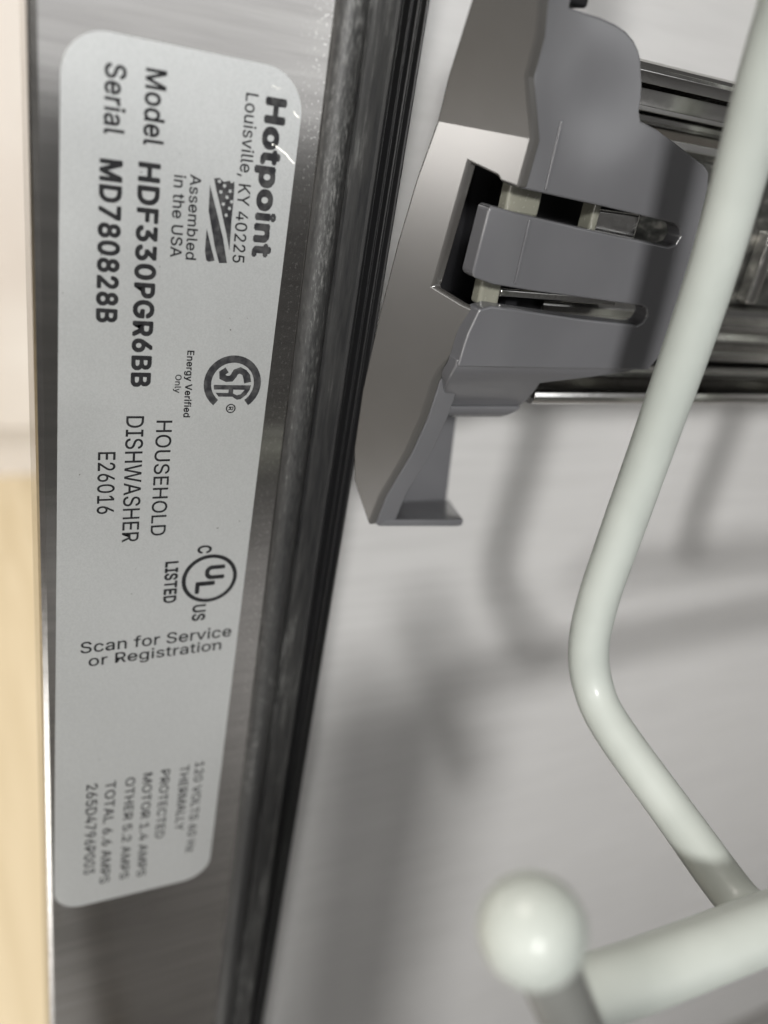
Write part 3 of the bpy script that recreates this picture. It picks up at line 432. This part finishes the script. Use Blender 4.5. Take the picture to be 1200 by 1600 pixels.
# certification marks
def arc(cu, cv, r, a0, a1, k=40): return [(cu+r*math.cos(math.radians(a0+(a1-a0)*i/k)), cv+r*math.sin(math.radians(a0+(a1-a0)*i/k))) for i in range(k+1)]
def ribbon(pts, w):
    return strip_profile(pts, w)
cu, cv = 34.05, 29.87
cm = poly_mesh('certification_mark', [[arc(cu, cv, 3.6, 38, 322) + arc(cu, cv, 2.68, 322, 38)]], lambda a, b, h: lp(a, b, 0.012), M_ink_worn, label)
def C2(l): return [(cu+a, cv+b) for a, b in l]
S = ribbon(C2([(-0.42, 1.35), (-0.55, 1.85), (-1.0, 1.75), (-1.45, 1.35), (-1.72, 0.8), (-1.5, 0.25), (-1.05, 0.05), (-0.65, -0.25), (-0.6, -0.8), (-0.85, -1.35), (-1.35, -1.4), (-1.75, -0.85)]), 0.78)
A1 = C2([(0.18, -2.35), (0.18, 2.35), (0.75, 2.25), (1.45, 1.85), (2.0, 1.2), (2.1, 0.7), (1.7, 0.1), (1.7, -1.65), (1.2, -2.05), (1.2, -0.45), (0.78, -0.45), (0.78, -2.3)])
A2 = C2([(0.78, 0.15), (1.25, 0.15), (1.5, 0.65), (1.35, 1.15), (0.78, 1.6)])
poly_mesh('mark_letters', [[S], [A1, A2]], lambda a, b, h: lp(a, b, 0.012), M_ink_worn, cm)
poly_mesh('registered_sign', [[arc(37.3, 29.9, 0.62, 0, 360, 28), arc(37.3, 29.9, 0.46, 360, 0, 28)]], lambda a, b, h: lp(a, b, 0.012), M_ink, cm)
text('R', (37.05, 29.6), (37.55, 29.6), 0.62, 18)
cu, cv = 62.2, 29.05
ul = poly_mesh('certification_mark', [[arc(cu, cv, 3.85, 0, 360, 56)[:-1], arc(cu, cv, 3.28, 360, 0, 56)[:-1]]], lambda a, b, h: lp(a, b, 0.012), M_ink, label)
text('U', (60.1, 28.35), (62.35, 28.35), 2.75, 38, m=M_ink)
text('L', (62.6, 27.1), (64.55, 27.1), 2.75, 38, m=M_ink)
# torn streaks in the label film
def scr(pts, w):
    o = poly_mesh('tear', [[ribbon(pts, w)]], lambda a, b, h: lp(a, b, 0.03), M_torn, label); return o
scr([(6.45, 31.9), (6.6, 32.4), (6.92, 33.0), (7.3, 33.7), (7.75, 34.2), (8.1, 34.65)], 0.17)
scr([(2.85, 34.0), (3.15, 34.2), (3.25, 34.45), (3.45, 34.65)], 0.14)
scr([(0.9, 31.2), (0.75, 31.6), (1.0, 31.9), (0.85, 32.3)], 0.05)

# ---------------------------------------------------------------- slide rail on the tub wall
rail = thing('slide_rail', 'telescoping polished steel rack rail running back behind the grey plastic end cap', 'rail')
Y0, Y1 = 70.2, 430
def prof(name, pts, th, m, y0=Y0, par=None, bv=0.12):
    o = extrude_profile(name, strip_profile(pts, th), 1, y0, Y1, m, par or rail)
    return bevel(o, bv, 2, 20)
def arcp(cx, cz, r, a0, a1, k=5): return [(cx+r*math.cos(math.radians(a0+(a1-a0)*i/k)), cz+r*math.sin(math.radians(a0+(a1-a0)*i/k))) for i in range(k+1)]
prof('outer_channel', [(5.2, 6.6), (6.6, 7.0)] + arcp(5.8, 7.9, 0.9, -20, 90) + [(-3.2, 9.0)] + arcp(-3.4, 8.2, 0.8, 90, 180) + arcp(-3.4, -33.0, 0.8, 180, 270) + [(5.6, -33.8)] + arcp(6.2, -32.9, 0.9, -90, 30) + [(6.2, -32.2)], 0.7, M_chrome)
prof('middle_channel', [(5.6, 4.15), (-0.6, 4.3)] + arcp(-0.8, 3.6, 0.7, 90, 180) + arcp(-0.8, -28.6, 0.7, 180, 270) + [(5.8, -29.3)], 0.6, M_chrome, y0=70.5)
inner = prof('inner_track', [(0.6, 2.6), (2.6, 2.2), (3.4, 1.2), (3.4, 0.5), (1.4, -0.4)], 0.5, M_chrome, y0=70.5)
prof('track_web', [(1.4, -0.6), (1.2, -19.4)], 0.6, M_worn, y0=70.5)
prof('lower_track', [(1.2, -19.8), (3.2, -20.1), (3.6, -21.0), (3.4, -21.9), (2.6, -22.6), (2.4, -23.2), (3.4, -23.8), (4.0, -24.6), (3.4, -25.6), (2.4, -26.6), (2.2, -28.4)], 0.5, M_chrome, y0=70.5)
box('cage_stop', (1.6, 108, -18.8), (4.2, 110.2, -8), M_chrome, rail, 0.5)
for i in range(14):
    y = 116 + i*16
    o = box('ball_window', (1.6, y, -14), (2.2, y+7, -8), M_dark, rail, 0.2)
for y in (130, 260, 400):
    box('mounting_foot', (-37.5, y, -24), (-4, y+14, 0), M_chrome, rail, 0.6)

# ---------------------------------------------------------------- plastic end cap
capo = thing('rail_end_cap', 'grey moulded plastic end cap with two slots and a clip tongue on the steel rail', 'rail end cap')
FY = 56.7
def fplace(x, z):
    return (x, FY + 1.0*(x-12) - max(0.0, (z+1.3))*0.34, z)
FP_low = [(4.5, -1.3), (3.6, -7.7), (2.9, -15.1), (2.3, -24.6), (1.9, -34.1), (2.0, -42.2), (2.5, -46.8), (4.8, -52.8), (5.4, -48.0), (6.3, -44.2), (7.1, -40.7), (7.9, -35.5), (8.3, -30.5), (8.7, -28.7), (9.5, -26.8), (10.2, -24.8), (10.4, -23.5), (10.8, -20.6), (9.4, -20.2), (6.7, -19.0), (6.8, -18.3), (7.7, -4.8), (10.2, -5.6), (10.5, -6.1), (12.1, -6.4), (12.3, -1.3)]
FP_top = [(12.3, -1.3), (12.0, 4.5), (12.9, 8.2), (13.2, 11.2), (13.5, 13.3), (15.0, 24.0), (11.5, 24.0), (8.6, 12.5), (8.0, 10.3), (5.8, 3.5), (4.5, -1.3)]
def foff(v):
    return Vector((0, 1.2, 0))
fp = slab('front_plate', [FP_low, FP_top], fplace, foff, M_face, capo)
fp.data.polygons.foreach_set('use_smooth', [True]*len(fp.data.polygons)); fp.data.set_sharp_from_angle(angle=math.radians(10)); bevel(fp, 0.3, 3, 30)
XS = 12.0
TOP = [(54.0, 30), (57.5, 30), (58.2, 11.4), (60.1, 11.3), (62.4, 11.25), (64.6, 11.0), (66.2, 10.6), (67.5, 10.0), (68.5, 9.2), (69.2, 8.3), (69.6, 7.4), (70.2, 6.2), (70.6, 5.0), (70.9, 3.4), (71.5, 2.5), (74.1, 2.0), (77.4, 1.0), (81.1, -0.2), (83.2, -0.9), (84.2, -1.5), (84.9, -3.3), (85.9, -12), (86.6, -21.7), (85.9, -25), (84.5, -27.1)]
SP = TOP + [(53.9, -27.3), (54.2, -24.3), (54.4, -23.0), (55.2, -20.2), (56.8, -19.7), (70.5, -20.6), (80.1, -20.95), (80.9, -20.5), (81.3, -19.6), (80.9, -18.8), (79.9, -18.4), (62.1, -17.6), (56.3, -17.2), (53.6, -16.6), (53.2, -16.1), (53.6, -9.0), (54.0, -8.6), (57.2, -9.0), (72.4, -10.2), (81.3, -10.7), (82.4, -10.3), (82.8, -9.3), (82.3, -8.4), (81.2, -7.9), (69, -7.1), (56.8, -6.4), (57.2, -1.5), (55.6, 4.6), (55.2, 8.3), (54.6, 11.4)]
sp = slab('side_plate', [SP], lambda y, z: (XS + (0.0 if y > 57 else 0.0), y, z), (-2.6, 0, 0), M_cap, capo, 0.75, 4)
def sheet(name, rows, th, m, par):
    # curved wall: one row per height, each (x, z, y_from, y_to)
    v = []; f = []; k = 8
    for s in (0, 1):
        for (x, z, ya, yb) in rows:
            for i in range(k+1): v.append((x - s*th, ya+(yb-ya)*i/k, z))
    n = len(rows)*(k+1); w = k+1
    for r_ in range(len(rows)-1):
        for i in range(k):
            a = r_*w+i; f.append((a, a+1, a+w+1, a+w)); f.append((a+n, a+w+n, a+w+1+n, a+1+n))
    ring = [i for i in range(w)] + [r_*w+k for r_ in range(1, len(rows))] + [(len(rows)-1)*w+i for i in range(k-1, -1, -1)] + [r_*w for r_ in range(len(rows)-2, 0, -1)]
    for a, c in zip(ring, ring[1:]+ring[:1]): f.append((a, c, c+n, a+n))
    return link_mesh(name, v, f, m, par)
lobe = [(11.7, -26.4, 53.8, 84.5), (11.6, -27.4, 53.8, 82.0), (10.9, -28.6, 53.8, 75.9), (9.9, -29.9, 54.2, 68.6), (8.6, -31.5, 54.9, 69.1), (7.2, -33.2, 55.9, 69.5), (6.2, -34.4, 56.6, 69.2), (6.0, -35.0, 57.0, 68.6)]
bevel(sheet('lower_lobe', lobe, 2.2, M_cap, capo), 0.3, 3, 50)
bevel(sheet('lobe_rim', [(6.9, -34.4, 56.3, 68.8), (6.9, -35.0, 56.7, 68.3), (6.5, -35.7, 57.6, 67.5), (5.8, -36.3, 58.6, 66.8)], 3.0, M_cap, capo), 0.25, 3, 50)
box('hollow_shade_core', (-9, 64.5, -26), (2.5, 84, 2), M_dark, capo)  # this and the next four: black fillers painting shade in the hollow cap
box('hollow_shade_wall', (-9, 58.1, -26.5), (-7.4, 72, 1.5), M_dark, capo)
box('hollow_shade_ceiling', (-7.3, 58.1, 0.2), (9.2, 72, 1.5), M_dark, capo)
box('hollow_shade_sill', (-7.3, 58.1, -26.5), (9.2, 72, -22.6), M_dark, capo)
box('hollow_shade_backing', (-7.3, 62.6, -22.4), (6.4, 64.3, 0.1), M_dark, capo)
box('spacer_block', (7.2, 57.6, -9.6), (9.3, 62.4, -6.0), M_clear, capo, 0.5)
box('spacer_block', (6.2, 70.6, -11.6), (9.0, 71.8, -6.2), M_clear, capo, 0.5)
box('spring_strip', (5.4, 71.9, -11.2), (7.6, 79.5, -7.8), M_chrome, capo, 0.4)
box('spacer_block', (7.2, 56.6, -20.4), (9.3, 59.6, -17.2), M_clear, capo, 0.5)
box('spring_strip', (6.6, 59.8, -19.4), (8.8, 78.5, -18.2), M_chrome, capo, 0.35)
# hook below the front plate
slab('hook_web', [[(57.0, -31), (68.3, -31), (69.2, -42), (70.8, -57.1), (58.5, -57.1), (57.0, -45)]], lambda y, z: (-9.0, y, z), (-1.5, 0, 0), M_cap, capo, 0.2, 2)
slab('hook_lip', [[(3.4, 51.4), (4.7, 51.2), (6.6, 62.9), (6.4, 63.9), (-8.9, 71.2), (-8.9, 58.5)]], lambda x, y: (x, y, -51.9-0.36*max(0.0, 5.0-x)), (0, 0, -1.1), M_cap, capo, 0.25, 3)
# side rim of the tail: runs back from the right edge of the front plate
rim_pts = [(2.5, -46.8), (4.8, -52.8), (5.4, -48.0), (6.3, -44.2), (7.1, -40.7), (7.9, -35.5), (8.3, -30.5), (8.7, -28.7), (9.5, -26.8), (10.0, -25.2)]
rv = []; rf = []
for (x, z) in rim_pts[1:]:
    y = FY + x - 12 + 1.15
    rv += [(x-0.05, y, z), (x-0.05, y+3.0, z), (x-1.4, y+3.0, z+0.2), (x-1.4, y, z+0.2)]
for i in range(len(rim_pts)-2):
    for a in range(4):
        c = (a+1) % 4; rf.append((i*4+a, i*4+c, i*4+4+c, i*4+4+a))
rf += [(0, 1, 2, 3), tuple(len(rv)-1-i for i in range(4))]
bevel(link_mesh('tail_rim', rv, rf, M_cap, capo), 0.2, 2, 50)
box('mould_line', (11.9, 60.3, -6.2), (12.25, 60.7, 1.0), M_cap, capo, 0.12)
box('mould_line', (11.9, 59.1, -16.9), (12.25, 59.5, -9.6), M_cap, capo, 0.12)
box('latch_stub', (6, 58.6, 11.8), (11, 61.2, 22), M_dark, capo, 0.4)

# ---------------------------------------------------------------- dish rack
rack = thing('dish_rack', 'pale grey green coated wire dish rack with a bent upright and a round tipped tine', 'dish rack')
path = smooth_path([(41, 52, 62), (36, 60.5, 36), (32.4, 66.2, 18.9), (30.3, 68.9, 8), (29.1, 71.6, -10.2), (28.2, 72.4, -28), (28.0, 72.2, -42), (28.6, 71.4, -52), (29.8, 71.1, -58.5), (31.9, 71.9, -63.6), (36.4, 72.7, -67.0), (48.1, 75.6, -72.2), (56.4, 76.5, -74.6), (61.5, 76.6, -75.0)], 10)
wr = [2.62 + 0.015*math.sin(i*0.45) for i in range(len(path))]
for i, e in enumerate((1.5, 1.15, 0.8, 0.5, 0.3, 0.15, 0.07)): wr[-1-i] += e
tube('bent_upright', path, wr, M_wire, rack)
tube('lower_rim_wire', [(62.2, 49.5, -73.0), (62.9, 56.5, -72.3), (63.6, 72.4, -71.1), (64.9, 92.2, -69.3), (66, 140, -67), (68, 400, -62)], 3.35, M_wire, rack)
rim = [(60, 80, -50), (60, 250, -50), (60, 420, -50)]
tube('upper_rim_wire', rim, 2.6, M_wire, rack)
for y in (127, 182, 240, 300):
    tube('upright_wire', smooth_path([(36, y-8, 40), (29, y, -10), (28, y, -42), (29.4, y, -55), (33, y+1, -60), (42, y+3, -59), (60, y+6, -50)], 6), 2.6, M_wire, rack, 16)
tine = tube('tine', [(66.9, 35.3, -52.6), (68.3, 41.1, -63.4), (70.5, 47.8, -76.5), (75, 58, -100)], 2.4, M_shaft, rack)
for (x, y, z) in ((150, -30, -28), (150, -19, -32), (150, -8, -28), (150, 3, -32)):  # thick rods added out of view to shade the tub wall
    tube('tine', [(x, y, z), (x+1, y+4, -90), (x+3, y+16, -330)], 4.5, M_wire, rack, 16)
wb = M_wire.node_tree.nodes['Principled BSDF']; wb.inputs['Coat Roughness'].default_value = 0.16
bm = bmesh.new(); bmesh.ops.create_uvsphere(bm, u_segments=48, v_segments=32, radius=3.95*MM)
me = bpy.data.meshes.new('tine_tip'); bm.to_mesh(me); bm.free(); me.materials.append(M_wire)
me.polygons.foreach_set('use_smooth', [True]*len(me.polygons))
tip = bpy.data.objects.new('tine_tip', me); col.objects.link(tip); tip.location = Vector((66.7, 34.6, -51.2))*MM; tip.parent = tine

# ---------------------------------------------------------------- kitchen beyond the open side
def wood_nodes(nt, b):
    s = noise(nt, 14, 6, (0.2, 3, 1), 0.6, 1.2)
    nt.links.new(ramp(nt, s, [(0.3, (0.50, 0.41, 0.26)), (0.7, (0.64, 0.55, 0.39))]), b.inputs['Base Color'])
M_wood = mat('oak_floor', (0.5, 0.35, 0.18), 0.35, build=wood_nodes)
def paint_nodes(nt, b):
    s = noise(nt, 6, 3)
    nt.links.new(ramp(nt, s, [(0.3, (0.68, 0.64, 0.61)), (0.7, (0.78, 0.76, 0.74))]), b.inputs['Base Color'])
M_paint = mat('white_cabinet_paint', (0.75, 0.72, 0.70), 0.4, build=paint_nodes)
fl = box('floor', (-4000, -3000, -470), (640, 3000, -452), M_wood); fl['kind'] = 'structure'
pm = None
for i in range(10):
    y = -300 + i*90
    p = box('floor_board', (-2600, y, -451.9), (-60, y+88.5, -449.5), M_wood, fl, 0.6)
cab = thing('kitchen_cabinet', 'blurred white kitchen cabinet across the wood floor, left of the steel strip', 'cabinet')
box('cabinet_side', (-1250, -700, -445), (-850, 500, 420), M_paint, cab, 2)
box('toe_board', (-848, -700, -450), (-842, 500, -395), M_paint, cab, 1)
box('cabinet_door', (-848, -695, -390), (-832, -105, 415), M_paint, cab, 2)
box('cabinet_door', (-848, -95, -390), (-832, 495, 415), M_paint, cab, 2)
